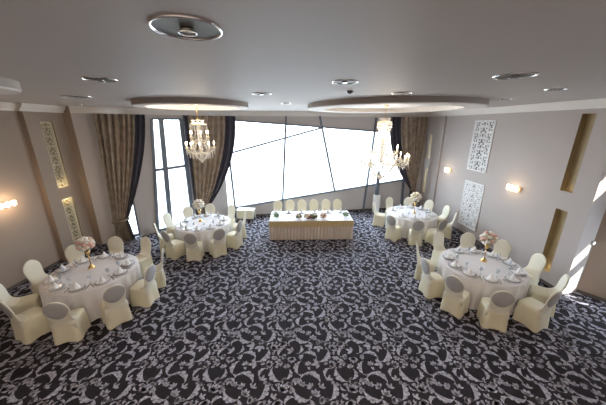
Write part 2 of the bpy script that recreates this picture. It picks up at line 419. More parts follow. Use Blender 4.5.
for za, zb in ((.62, 1.25), (1.60, 1.93), (3.4, 3.85)):
    MB().add([(7.62, 5.1, za), (7.62, 4.25, za), (7.62, 4.25, zb), (7.62, 5.1, zb)], [(0, 1, 2, 3)]).build('pane', M['pane'], w4)
# pale ground outside
struct(MB().add([(-400, 8, -3.5), (400, 8, -3.5), (400, 500, -3.5), (-400, 500, -3.5)], [(0, 1, 2, 3)]).build('ground', M['plaster_out']))

# ---- dropped rings on the ceiling
def ring(name, x, y, R, rin, drop, recess_m):
    b = MB(); zb = CEIL - drop; n = 72
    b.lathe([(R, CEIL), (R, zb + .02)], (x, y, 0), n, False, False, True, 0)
    b.lathe([(R, zb + .02), (R - .02, zb), (rin, zb)], (x, y, 0), n, False, False, False, 1)
    b.lathe([(rin, zb), (rin, CEIL - .005)], (x, y, 0), n, False, False, True, 2)
    b.lathe([(rin, CEIL - .005), (0.01, CEIL - .005)], (x, y, 0), n, False, False, False, 3)
    return struct(b.build(name, [M['ring_shade'], M['cornice'], M['cornice'], recess_m]))
ring('trim_7', -2.85, 7.2, 1.39, 1.12, .13, M['peach']); ring('trim_8', 2.50, 7.95, 2.37, 1.86, .13, M['cornice']); ring('trim_9', -4.5, 3.2, .9, .68, .13, M['peach'])

# ------------------------------------------------------------------ downlights
def downlight(x, y, r, label, lit=False):
    t = thing('ceiling_downlight', label, 'ceiling light', (x, y, CEIL), 0, 'recessed ceiling downlights')
    MB().lathe([(r, 0), (r, -.010), (r * .97, -.014), (r * .92, -.010), (r * .92, 0)], n=36, cap0=False, cap1=False).build('rim', M['chrome'], t)
    MB().lathe([(r * .92, -.004), (r * .6, -.003), (r * .2, -.002)], n=36, cap0=False).build('reflector', M['lampdark'], t)
    MB().tube([(0, 0, -.002), (0, 0, -.02)], r * .2, 14).build('bulb', M['chrome'], t)
    if r > .18:
        b = MB()
        b.tube([(r * .25 * math.cos(a * 2 * PI / 16), r * .25 * math.sin(a * 2 * PI / 16), -.024) for a in range(17)], .006, 6, False); b.build('clip_ring', M['silver'], t)
    return t
downlight(-.69, 1.77, .205, 'large chrome downlight at the top of the picture, nearest the viewer')
downlight(-2.56, 3.56, .19, 'chrome downlight left of centre, above the front left table')
downlight(.56, 3.76, .175, 'chrome downlight near the middle, beside the small dark sensor')
downlight(-.76, 5.14, .18, 'chrome downlight just right of the left ceiling ring')
downlight(1.78, 5.02, .18, 'chrome downlight just above the front edge of the large ceiling ring')
downlight(2.48, 3.32, .22, 'chrome downlight on the right side of the ceiling, largest there')
downlight(-4.62, 5.66, .27, 'dark thin downlight at the left of the ceiling, left of the ring')
downlight(-.45, 7.33, .14, 'tiny distant downlight between the two ceiling rings')
downlight(-6.5, 8.0, .14, 'tiny distant downlight above the left pier corner')
downlight(4.07, 4.51, .15, 'thin downlight at the far right near the cornice')
downlight(4.53, 6.21, .15, 'faint thin downlight right of the large ceiling ring')
t = thing('ceiling_sensor', 'small dark sensor button on the ceiling beside the middle downlight', 'sensor', (.8, 4.77, CEIL))
MB().lathe([(.05, 0), (.05, -.015), (.03, -.045), (.005, -.05)], n=16).build('housing', M['dark_metal'], t)

# ------------------------------------------------------------------ chairs
CS = 1.03
def make_chair():
    t = thing('banquet_chair', None, None)
    # seat and skirt: rounded square rings, hem arched between the four feet
    b = MB(); n = 48; rings = []
    def sq(hw, hd, z, pin=0.0, arch=0.0, yo=0.0):
        r = []
        for j in range(n):
            a = 2 * PI * (j + .5) / n; c, s_ = math.cos(a), math.sin(a); k = (abs(c) ** 5 + abs(s_) ** 5) ** (-1 / 5)
            x, y = c * k, s_ * k; mid = abs(math.cos(2 * a)) ** 1.5
            f = 1 - pin * mid
            r.append((x * hw * f, y * hd * f + yo, z + arch * mid))
        return r
    rings.append(sq(.240, .250, .0, .07, .035, -.008)); rings.append(sq(.236, .246, .05, .065, .03, -.010)); rings.append(sq(.232, .246, .18, .05, .01)); rings.append(sq(.222, .232, .32, .03)); rings.append(sq(.212, .218, .42, .0))
    rings.append(sq(.208, .214, .455)); rings.append(sq(.19, .196, .475)); rings.append(sq(.12, .12, .485)); rings.append(sq(.01, .01, .487))
    b.loft(rings, False, True); b.build('seat_cover', M['ivory'], t)
    # back: horizontal rings from the seat up to the oval top, with the cover stretching forward to the seat
    lean = lambda z: -.205 - .17 * max(0, z - .42)
    prof = [(.30, .205, .02), (.44, .205, .05), (.475, .198, .20), (.50, .19, .13), (.53, .182, .085), (.57, .18, .06), (.61, .183, .048), (.66, .190, .045), (.72, .198, .045), (.78, .200, .045), (.84, .190, .045), (.89, .168, .045), (.93, .135, .043), (.96, .095, .040), (.978, .06, .034), (.984, .012, .02)]
    rings = []
    for z, w, th in prof:
        y0 = lean(z); r = []
        for j in range(28):
            a = 2 * PI * j / 28; c, s_ = math.cos(a), math.sin(a)
            x = w * math.copysign(abs(c) ** .75, c); yy = math.copysign(abs(s_) ** .8, s_)
            r.append((x, y0 + (yy * .5 + .5) * th - .012, z))
        rings.append(r)
    MB().loft(rings, True, True).build('backrest', M['ivory_back'], t)
    # grey oval panel on the rear of the back
    b = MB(); c0 = .775; rr = []
    for k, (f, o) in enumerate(((.97, .004), (.94, .009), (.5, .011), (.02, .012))):
        ring_ = []
        for j in range(28):
            a = 2 * PI * j / 28
            z = c0 + .205 * f * math.sin(a); x = .196 * f * math.cos(a) * (1 - .16 * max(0, -math.sin(a)))
            bend = 0.022 * (1 - min(1, abs(x) / .21) ** 2) ** .5
            ring_.append((x, lean(z) - .012 + .018 - bend - o + .004, z))
        rr.append(ring_)
    MB().add([p for r in rr for p in r], [(i * 28 + (j + 1) % 28, i * 28 + j, (i + 1) * 28 + j, (i + 1) * 28 + (j + 1) % 28) for i in range(3) for j in range(28)] + [tuple(3 * 28 + j for j in range(27, -1, -1))], True).build('back_panel', M['grey_back'], t)
    for o in t.children:
        if o.name.startswith('back_panel'): o['label'] = 'grey oval panel'
    t.scale = (CS, CS, CS)
    return t
chair = make_chair()
HOURS = ['twelve', 'one', 'two', 'three', 'four', 'five', 'six', 'seven', 'eight', 'nine', 'ten', 'eleven']
def clock(angs):
    """one distinct clock hour for each angle (90 degrees = twelve, away from the viewer)"""
    out = {}; taken = set()
    for a in sorted(angs, key=lambda a: abs(((90 - a) / 30) - round((90 - a) / 30))):
        h = round((90 - a) / 30) % 12
        for d in (0, 1, -1, 2, -2):
            if (h + d) % 12 not in taken: h = (h + d) % 12; break
        taken.add(h); out[a] = HOURS[h]
    return out

# ------------------------------------------------------------------ tableware prototypes
def pl():
    t = thing('charger_plate', None, None)
    MB().lathe([(.02, .001), (.10, .001), (.150, .012), (.155, .016), (.148, .018), (.10, .008), (.01, .007)], n=28).build('rim', M['charger'], t)
    MB().lathe([(.02, .009), (.085, .010), (.125, .024), (.128, .027), (.120, .027), (.08, .016), (.01, .015)], n=28).build('plate', M['china'], t)
    return t
def nap():
    b = MB(); n = 12
    rings = [[(r * math.cos(2 * PI * j / n) * (1 + .10 * (j % 2)), r * .8 * math.sin(2 * PI * j / n) * (1 + .10 * (j % 2)), z) for j in range(n)] for r, z in ((.062, 0), (.055, .03), (.040, .075), (.020, .125), (.004, .155))]
    b.loft(rings, True, True, smooth=False); return b.build('folded_napkin', M['napkin'])
def gl():
    b = MB(); b.lathe([(.034, 0), (.034, .004), (.006, .010), (.005, .085), (.020, .10), (.036, .125), (.040, .16), (.034, .205), (.032, .205), (.036, .16), (.028, .12), (.004, .104)], n=16)
    return b.build('wine_glass', M['glass'])
def fk():
    b = MB(); b.box((0, -.02, .004), (.012, .13, .004)); b.box((0, .075, .005), (.024, .05, .004), bev=.0015); return b.build('fork', M['silver'])
def kn():
    b = MB(); b.box((0, -.05, .004), (.014, .09, .006)); b.loft([[(-.009, y, .003), (w, y, .003), (w, y, .007), (-.009, y, .007)] for y, w in ((-.005, .008), (.08, .010), (.11, .004), (.125, -.006))], True, True, False); return b.build('knife', M['silver'])
P_pl, P_nap, P_gl, P_fk, P_kn = pl(), nap(), gl(), fk(), kn()

def rose(r, m, parent, loc, nm='rose'):
    b = MB(); b.ball((0, 0, 0), r * .75, 10, 6)
    for k in range(6):
        a = k * 2 * PI / 6 + .3 * (k % 2); tilt = .5 if k % 2 else .75
        cx, cy, cz = .5 * r * math.cos(a), .5 * r * math.sin(a), .12 * r * (1 if k % 2 else -1)
        b.ball((cx, cy, cz), r * .52, 8, 5, sz=.85)
    return b.build(nm, m, parent, loc)
def bouquet(label, loc, R, mats, cat='flower arrangement', nm='flower_arrangement', n=26, sz=1.0, leafy=True, sx=1.0):
    t = thing(nm, label, cat, loc, 0, 'table centrepiece flowers')
    protos = [None] * len(mats); g = PI * (3 - math.sqrt(5)); rd = random.Random(label)
    if leafy:
        b = MB(); b.ball((0, 0, 0), R * .72, 14, 8, sz=sz)
        for k in range(26):
            z = -0.9 + 1.2 * k / 26; a = k * g; h = math.sqrt(max(0, 1 - z * z)); c = Vector((h * math.cos(a), h * math.sin(a), z * sz))
            u = c.cross(Vector((0, 0, 1))).normalized() * R * .16; e = c * R * 1.12; m_ = c * R * .85
            b.add([c * R * .6, m_ + u, e, m_ - u], [(0, 1, 2, 3)])
        b.v = [(x * sx, y, z) for x, y, z in b.v]; b.build('foliage', M['palegreen'], t)
    for k in range(n):
        z = 1 - 1.75 * (k + .5) / n; h = math.sqrt(max(0, 1 - z * z)); a = k * g
        p = (R * .8 * sx * h * math.cos(a), R * .8 * h * math.sin(a), R * .8 * z * sz)
        i = rd.randrange(len(mats)); r = R * rd.uniform(.27, .36)
        if protos[i] is None: protos[i] = rose(R * .31, mats[i], t, p); protos[i].rotation_euler = (0, 0, k)
        else:
            o = protos[i].copy(); COL.objects.link(o); o.parent = t; o.location = p; o.rotation_euler = (rd.uniform(-.6, .6), rd.uniform(-.6, .6), k); s_ = r / (R * .31); o.scale = (s_, s_, s_)
    low = min(o.location.z + min(v.co.z for v in o.data.vertices) * o.scale.z for o in t.children)
    t.location.z -= low - .004
    return t
def stand(label, loc, h, m, tall=True):
    t = thing('flower_stand', label, 'flower stand', loc, 0, 'table centrepiece stands')
    MB().lathe([(.075, 0), (.08, .012), (.06, .03), (.035, .07), (.016, .10)], n=20).build('base', m, t)
    MB().lathe([(.012, .095), (.010, h * .55), (.018, h * .57), (.010, h * .6), (.010, h - .10)], n=14).build('stem', m, t)
    MB().lathe([(.012, h - .11), (.03, h - .09), (.045, h - .04), (.052, h), (.046, h), (.02, h - .07)], n=20).build('cup', m, t)
    return t

# ------------------------------------------------------------------ round tables
TR = 0.95; TH = 0.765
def round_table(key, cx, cy, angs, flowers, stand_xy, fl_h, fl_R, cutlery, where):
    b = MB(); n = 180; rings = []
    for z, r, amp in ((TH, .02, 0), (TH, .5, 0), (TH, TR - .02, 0), (TH - .008, TR - .004, 0), (TH - .03, TR, .004), (TH - .12, TR + .002, .012), (TH - .3, TR + .006, .022), (.35, TR + .008, .028), (.15, TR + .01, .032), (.012, TR + .012, .034)):
        rings.append([((r + amp * (math.sin(22 * 2 * PI * j / n + .6 * math.sin(5 * 2 * PI * j / n)) - .6)) * math.cos(2 * PI * j / n), (r + amp * (math.sin(22 * 2 * PI * j / n + .6 * math.sin(5 * 2 * PI * j / n)) - .6)) * math.sin(2 * PI * j / n), z) for j in range(n)])
    b.loft(rings[::-1], False, True)
    t = thing('round_table', f'round banquet table under a white floor-length cloth, {where}', 'table', (cx, cy, 0), 0, 'round banquet tables')
    b.build('tablecloth', M['cloth'], t)
    MB().lathe([(.25, .0), (.25, .03), (.05, .06), (.05, .70), (.4, .72), (.9, .73), (.9, .755)], n=32).build('table_frame', M['dark_metal'], t)
    hrs = clock(angs)
    for a in angs:
        ar = math.radians(a); ux, uy = math.cos(ar), math.sin(ar); rz = ar + PI / 2; h = hrs[a]
        view = math.degrees(math.atan2(cy, cx)); d = abs((a - view + 180) % 360 - 180)
        look = 'facing the viewer' if d < 62 else ('with grey back showing' if d > 118 else 'seen from the side')
        rr = 1.25
        place(chair, (cx + ux * rr, cy + uy * rr, 0.003), rz, f"ivory chair {look} at {h} o'clock of the {key} table", 'chair', f'chairs around the {key} table')
        def at(r, s_, z=TH + .002): return (cx + ux * r - uy * s_, cy + uy * r + ux * s_, z)
        place(P_pl, at(.74, 0), rz, f"white plate on grey charger at {h} o'clock of the {key} table", 'plate', f'plates on the {key} table')
        place(P_nap, at(.74, 0, TH + .018), rz, f"pointed white napkin on the plate at {h} o'clock of the {key} table", 'napkin', f'napkins on the {key} table')
        place(P_gl, at(.56, .17), rz, f"clear stem glass behind the plate at {h} o'clock of the {key} table", 'glass', f'glasses on the {key} table')
        if cutlery:
            place(P_fk, at(.75, -.19), rz, f"silver fork beside the plate at {h} o'clock of the {key} table", 'fork', f'forks on the {key} table')
            place(P_kn, at(.75, .19), rz, f"silver knife beside the plate at {h} o'clock of the {key} table", 'knife', f'knives on the {key} table')
    sx, sy = stand_xy
    stand(f'slim gold stand holding flowers in the middle of the {key} table', (sx, sy, TH + .002), fl_h, M['gold'])
    bouquet(flowers[0], (sx, sy, TH + fl_h + .004), fl_R, [M[x] for x in flowers[1]])
round_table('front left', -5.15, 5.56, [-144, -111, -73, -38, -6, 26, 72, 107, 143, 178], ('ball of blush pink and white roses above the front left table', ['peachrose', 'whiterose', 'pink', 'whiterose', 'peachrose']), (-5.30, 5.72), .46, .185, True, 'front left, beside the niche pier')
round_table('front right', 4.58, 5.88, [152, 104, 70, 37, 3, -35, -70, -110, -143, -174], ('ball of pink and white roses above the front right table', ['pink', 'whiterose', 'peachrose', 'whiterose']), (4.75, 6.05), .46, .185, True, 'front right, beside the tall niches')
round_table('rear left', -3.66, 8.86, [-150, 168, 133, 100, 63, 20, -18, -51, -84, -117], ('ball of cream and white roses above the rear left table', ['whiterose', 'creamrose', 'whiterose']), (-3.80, 8.95), .45, .20, False, 'rear left, in front of the middle curtain')
round_table('rear right', 4.42, 9.92, [151, 107, 73, 40, 7, -28, -70, -104, -140], ('ball of yellowish cream roses above the rear right table', ['creamrose', 'creamrose', 'whiterose']), (4.50, 9.90), .45, .21, False, 'rear right, below the right curtain')

# ------------------------------------------------------------------ head table
HX0, HX1, HY0, HY1 = -1.25, 1.85, 9.03, 10.13
t = thing('head_table', 'long head table with white top, gold valance and pleated champagne skirt', 'table', ((HX0 + HX1) / 2, (HY0 + HY1) / 2, 0), math.radians(1.5))
hw, hd = (HX1 - HX0) / 2, (HY1 - HY0) / 2
def perim(off, npl=0, amp=0.0, step=.012):
    pts = []
    cor = [(-hw - off, -hd - off), (hw + off, -hd - off), (hw + off, hd + off), (-hw - off, hd + off)]
    for i in range(4):
        (x0, y0), (x1, y1) = cor[i], cor[(i + 1) % 4]; L = math.hypot(x1 - x0, y1 - y0); k = int((2 * hw if i % 2 == 0 else 2 * hd) / step); nx, ny = (y1 - y0) / L, -(x1 - x0) / L
        for j in range(k):
            s_ = j / k; e = amp * abs(math.sin(PI * s_ * round((2 * hw if i % 2 == 0 else 2 * hd) / .125)))
            pts.append((x0 + (x1 - x0) * s_ + nx * e, y0 + (y1 - y0) * s_ + ny * e))
    return pts
b = MB(); r0, r1 = perim(.0, amp=.03), perim(.01, amp=.05)
b.loft([[(x, y, .012) for x, y in r1], [(x, y, .70) for x, y in r0]]); b.build('pleated_skirt', M['skirt'], t)
b = MB(); r0 = perim(.03, step=.05); r1 = perim(.04, step=.05)
b.loft([[(x, y, .535 + .014 * math.sin(i * .9)) for i, (x, y) in enumerate(r1)], [(x, y, TH - .01) for x, y in r0]]); b.build('valance', M['gold_cloth'], t)
MB().box((0, 0, TH - .006), (2 * hw + .05, 2 * hd + .05, .014), bev=.004).build('white_top_cloth', M['cloth'], t)
MB().box((0, 0, .72), (2 * hw - .02, 2 * hd - .02, .04)).build('tabletop', M['dark_metal'], t)
ORD = ['first', 'second', 'third', 'fourth', 'fifth', 'sixth']
hxs = [-1.12, -.58, -.05, .48, 1.02, 1.54]
for i, x in enumerate(hxs):
    o_ = ORD[i]
    place(chair, (x, 10.66 + .026 * i, .003), PI, f'ivory chair behind the head table, {o_} from the left', 'chair', 'chairs behind the head table')
    yy = 9.90 + .02 * i
    place(P_pl, (x, yy, TH + .004), PI, f'white plate on the head table, {o_} from the left', 'plate', 'plates on the head table')
    place(P_nap, (x, yy, TH + .02), PI, f'pointed white napkin on the head table, {o_} from the left', 'napkin', 'napkins on the head table')
    place(P_gl, (x + .2, yy - .16, TH + .004), PI, f'clear stem glass on the head table, {o_} from the left', 'glass', 'glasses on the head table')
bouquet('long low garland of burgundy and pink flowers in the middle of the head table', (.30, 9.22, TH + .004), .15, [M['redrose'], M['peachrose'], M['whiterose'], M['leaf']], n=34, sz=.7, sx=2.0)
bouquet('low cluster of burgundy and green flowers left end of the head table garland', (-.16, 9.24, TH + .004), .13, [M['redrose'], M['leaf'], M['peachrose']], n=14, sz=.75)
bouquet('low cluster of pink flowers at the right end of the head table garland', (.78, 9.26, TH + .004), .14, [M['pink'], M['peachrose'], M['redrose']], n=16, sz=.75)
bouquet('small posy at the right end of the head table', (1.66, 9.42, TH + .004), .12, [M['leaf'], M['creamrose'], M['palegreen']], n=14)
bouquet('small grey-green posy at the left end of the head table', (-1.02, 9.30, TH + .004), .12, [M['palegreen'], M['leaf'], M['palegreen']], n=14)

# ------------------------------------------------------------------ small floor pieces by the back wall
t = thing('side_table', 'small white draped side table against the back wall, left of the head table', 'table', (-2.62, 11.22, 0), math.radians(-5))
MB().box((0, 0, .485), (.80, .42, .03), bev=.006).build('tabletop', M['white'], t)
MB().box((0, -.02, .28), (.70, .34, .38), bev=.01).build('cabinet', M['ivory'], t)
for sx in (-1, 1):
    for sy in (-1, 1): MB().tube([(sx * .36, sy * .17, .47), (sx * .39, sy * .19, .003)], .02, 8).build('leg', M['white'], t)
t = thing('floor_pedestal', 'slim white pedestal with a dark upright, standing by the right back window', 'pedestal', (3.62, 12.22, 0), math.radians(9))
MB().box((0, 0, .46), (.27, .27, .90), bev=.012).build('plinth', M['white'], t)
MB().loft([[(r * math.cos(a * PI / 4), r * math.sin(a * PI / 4), z) for a in range(8)] for z, r in ((.91, .10), (1.2, .105), (1.9, .07), (2.1, .03))], True, True).build('dark_upright', M['umber'], t)

# ------------------------------------------------------------------ curtains
def curtain(name_label, top, tie, bottom, zt, ztie, lin, pl_n=11, tie_w=1.0, amp=.06, sag=None, nin=(0, -1)):
    """top: two plan points; tie: two plan points; bottom: two plan points; lin: (u0,u1) spans that show lining"""
    t = thing('curtain', name_label, 'curtain', (0, 0, 0), 0, 'tied back brown curtains')
    T0, T1, G0, G1, B0, B1 = [Vector(p) for p in (*top, *tie, *bottom)]
    nv = Vector(nin)
    def pt(u, v):
        # v in 0..1 top->tie, 1..2 tie->floor
        top_p = T0.lerp(T1, u); tie_p = G0.lerp(G1, u)
        if v <= 1:
            p_ = sag(u); s_ = v ** p_; xy = top_p.lerp(tie_p, s_); z = zt + (ztie - zt) * v; am = amp * (1 - .72 * s_)
        else:
            s_ = (v - 1) ** .8; xy = tie_p.lerp(B0.lerp(B1, u), s_); z = ztie + (0.012 - ztie) * (v - 1); am = amp * (.28 + .6 * s_)
        xy = xy + nv * am * (math.sin(u * pl_n * 2 * PI + .8 * math.sin(u * 9)) + .35 * math.sin(u * pl_n * 4 * PI + 1))
        return (xy.x, xy.y, z)
    def sheet(u0, u1, nm, m, off=0.0):
        nu = max(8, int((u1 - u0) * pl_n * 9)); vs = [i / 22 for i in range(23)] + [1 + i / 8 for i in range(1, 9)]
        rings = [[pt(u0 + (u1 - u0) * i / nu, v) for i in range(nu + 1)] for v in vs]
        MB().loft(rings, closed=False).build(nm, m, t)
    for u0, u1, kind in lin: sheet(u0, u1, 'lining' if kind == 'n' else 'drape', M['navy'] if kind == 'n' else M['drape'])
    c = (G0 + G1) / 2; w = (G1 - G0).length / 2 + .05; d = (G1 - G0).normalized(); nn = Vector((d.y, -d.x))
    b = MB(); rings = []
    for z, k in ((ztie - .03, 1.0), (ztie, 1.05), (ztie + .03, 1.0)):
        rings.append([(c.x + d.x * w * k * math.cos(a * PI / 10) + nn.x * (.09 * k) * math.sin(a * PI / 10), c.y + d.y * w * k * math.cos(a * PI / 10) + nn.y * (.09 * k) * math.sin(a * PI / 10), z + .03 * math.cos(a * PI / 10)) for a in range(20)])
    b.loft(rings); b.build('tieback', M['drape'], t)
    return t
curtain('left brown curtain with navy lining, tied beside the niche pier', ((-6.76, 8.78), (-5.60, 9.62)), ((-6.84, 8.70), (-6.46, 8.94)), ((-6.80, 8.66), (-6.36, 8.98)), 4.54, .84, ((0, .78, 'd'), (.78, 1.0, 'n')), 8, amp=.085, sag=lambda u: 1.05 + .45 * u ** 2, nin=(WN.x, WN.y))
curtain('middle brown curtain with navy lining, hanging in the back left corner', ((-4.62, 10.42), (-2.82, 11.25)), ((-4.60, 10.46), (-4.02, 10.72)), ((-4.58, 10.44), (-3.98, 10.75)), 4.54, .86, ((0, .09, 'n'), (.09, .80, 'd'), (.80, 1.0, 'n')), 8, amp=.085, sag=lambda u: 1.15 + .95 * u ** 2, nin=(.45, -.9))
curtain('right brown curtain with navy lining, tied at the back right corner', ((3.98, 12.40), (5.80, 12.62)), ((5.36, 12.60), (5.66, 12.64)), ((5.32, 12.52), (5.74, 12.58)), 4.54, 1.12, ((0, .26, 'n'), (.26, 1.0, 'd')), 8, amp=.09, sag=lambda u: 1.2 + 1.0 * (1 - u) ** 2, nin=(BN.x, BN.y))

# ------------------------------------------------------------------ fretwork panels
def ribbon(b, pts, w, t, fn):
    """flat ribbon along 2-D pts, front face pushed t out of the wall; fn(s, z, off) -> 3-D"""
    L = []; 
    for i, (x, y) in enumerate(pts):
        x0, y0 = pts[max(i - 1, 0)]; x1, y1 = pts[min(i + 1, len(pts) - 1)]; l = math.hypot(x1 - x0, y1 - y0) or 1
        nx, ny = -(y1 - y0) / l * w / 2, (x1 - x0) / l * w / 2
        L.append([fn(x - nx, y - ny, .001), fn(x - nx, y - ny, t), fn(x + nx, y + ny, t), fn(x + nx, y + ny, .001)])
    b.loft(L, True, True, smooth=False)
def spiral(cx, cy, r, a0, turns, side, k=12):
    n = int(k * turns) + 2
    return [(cx + r * (1 - .8 * i / (n - 1)) * math.cos(a0 + side * 2 * PI * turns * i / (n - 1)), cy + r * (1 - .8 * i / (n - 1)) * math.sin(a0 + side * 2 * PI * turns * i / (n - 1))) for i in range(n)]
def fretwork(label, W, H, fn, m, rw_=.028, cell=.25, back=None):
    b = MB()
    ribbon(b, [(0.015, 0), (0.015, H)], .03, .028, fn); ribbon(b, [(W - .015, 0), (W - .015, H)], .03, .028, fn)
    ribbon(b, [(0, .015), (W, .015)], .03, .0285, fn); ribbon(b, [(0, H - .015), (W, H - .015)], .03, .0285, fn)
    rows = max(2, round(H / cell)); ch = H / rows; cols = max(1, round(W / 2 / cell)); cw = W / 2 / cols
    for j in range(rows):
        for i in range(cols):
            cx, cy = cw * (i + .5), ch * (j + .5); sd = 1 if (i + j) % 2 else -1; r = min(cw, ch) * .52
            for mir in (0, 1):
                f = (lambda p: (W - p[0], p[1])) if mir else (lambda p: p)
                for q in (spiral(cx, cy, r, PI / 2 * sd, 1.35, sd), spiral(cx + cw * .46, cy + ch * .46, r * .5, 0, 1.0, -sd), [(cx - cw * .5, cy - sd * ch * .15), (cx - cw * .15, cy - sd * ch * .42), (cx + cw * .3, cy - sd * ch * .5)],
                          [(cx - cw * .45, cy + sd * ch * .5), (cx - cw * .2, cy + sd * ch * .2), (cx, cy + sd * .02)]):
                    q = [f(p) for p in q]; q = [(min(max(a, .01), W - .01), min(max(c, .01), H - .01)) for a, c in q]
                    ribbon(b, q, rw_, .024, fn)
    o = b.build('fretwork_panel', m); tag(o, label, 'wall panel', 'pierced scrollwork wall panels')
    if back: MB().add([fn(.01, .01, .0005), fn(W - .01, .01, .0005), fn(W - .01, H - .01, .0005), fn(.01, H - .01, .0005)], [(0, 1, 2, 3)]).build('shade_sheet', M[back], o)  # added dark sheet for the shaded wall behind the scrolls
    return o
def fr(y0, z0): return lambda s_, z, off: rw(y0 - s_, z0 + z, off + .002)
fretwork('white scrollwork panel on the right wall, upper of the two', .95, 1.78, fr(9.95, 2.56), M['fret'], .030, .19, 'fret_shade')
fretwork('white scrollwork panel on the right wall, lower of the two', .98, 1.75, fr(9.90, .38), M['fret'], .030, .19, 'fret_shade')
fl = lambda y0, z0: (lambda s_, z, off: (-7.6 - .06 + off, y0 + s_, z0 + z))
fretwork('cream scrollwork panel in the left pier, upper lit niche', .38, 1.99, fl(7.81, 2.29), M['fret_gold'], .021, .14)
fretwork('cream scrollwork panel in the left pier, lower niche behind flowers', .38, 1.49, fl(7.81, .43), M['fret_gold'], .021, .14)

# ------------------------------------------------------------------ wall lamps
def sconce(label, fn, width, n, s0, z0, warm=14, h=.18):
    t = thing('wall_sconce', label, 'wall lamp', (0, 0, 0), 0, 'lit wall sconces')
    def bx(sc, zc, w, hh, o0, o1):
        return MB().add([fn(s_, z, o) for o in (o0, o1) for s_, z in ((sc - w / 2, zc - hh / 2), (sc + w / 2, zc - hh / 2), (sc + w / 2, zc + hh / 2), (sc - w / 2, zc + hh / 2))], [(3, 2, 1, 0), (4, 5, 6, 7), (0, 1, 5, 4), (1, 2, 6, 5), (2, 3, 7, 6), (3, 0, 4, 7)])
    bx(s0, z0, width, h * .5, .003, .03).build('back_plate', M['gold'], t)
    for k in range(n):
        sc = s0 - width / 2 + width * (k + .5) / n
        b = MB(); m_ = 12; rings = []
        for zz, r in ((-h / 2, .6), (-h / 2 + .02, 1), (h / 2 - .02, 1), (h / 2, .7)):
            rr = width / n * .42 * r
            rings.append([fn(sc + rr * math.cos(2 * PI * j / m_), z0 + zz, .085 + rr * .6 * math.sin(2 * PI * j / m_)) for j in range(m_)])
        b.loft(rings, True, True); b.build('glass_shade', M['sconce_glow'], t)
        MB().tube([fn(sc, z0 - h / 2, .085), fn(sc, z0 - h / 2 - .05, .085)], [.018, .004], 6).build('crystal_drop', M['crystal'], t)
    p = fn(s0, z0 + .02, .32)
    l = bpy.data.lights.new('sconce_light', 'POINT'); l.energy = warm; l.color = (1, .72, .45); l.shadow_soft_size = .1
    lo = bpy.data.objects.new('sconce_light', l); COL.objects.link(lo); lo.location = p
    return t
sconce('lit wall lamp on the left wall at the picture edge', lambda s_, z, o: (-7.74 + o, s_, z), .46, 3, 6.38, 2.22, 14, .14)
sconce('lit wall lamp on the right wall beyond the scrollwork panels', lambda s_, z, o: rw(s_, z, o), .36, 2, 11.05, 2.33, 4, .20)
sconce('lit wall lamp on the right wall between scrollwork and tall niches', lambda s_, z, o: rw(s_, z, o), .44, 3, 7.75, 2.33, 5, .18)

def niche_light(p, e):
    l = bpy.data.lights.new('niche_light', 'POINT'); l.energy = e; l.color = (1, .78, .42); l.shadow_soft_size = .03
    o = bpy.data.objects.new('niche_light', l); COL.objects.link(o); o.location = p
niche_light((-7.56, 8.0, 2.40), 1.0); niche_light((-7.56, 8.0, 1.84), 1.0)
niche_light(rw(6.28, .45, -.07), .22); niche_light(rw(6.32, 2.66, -.07), .12)
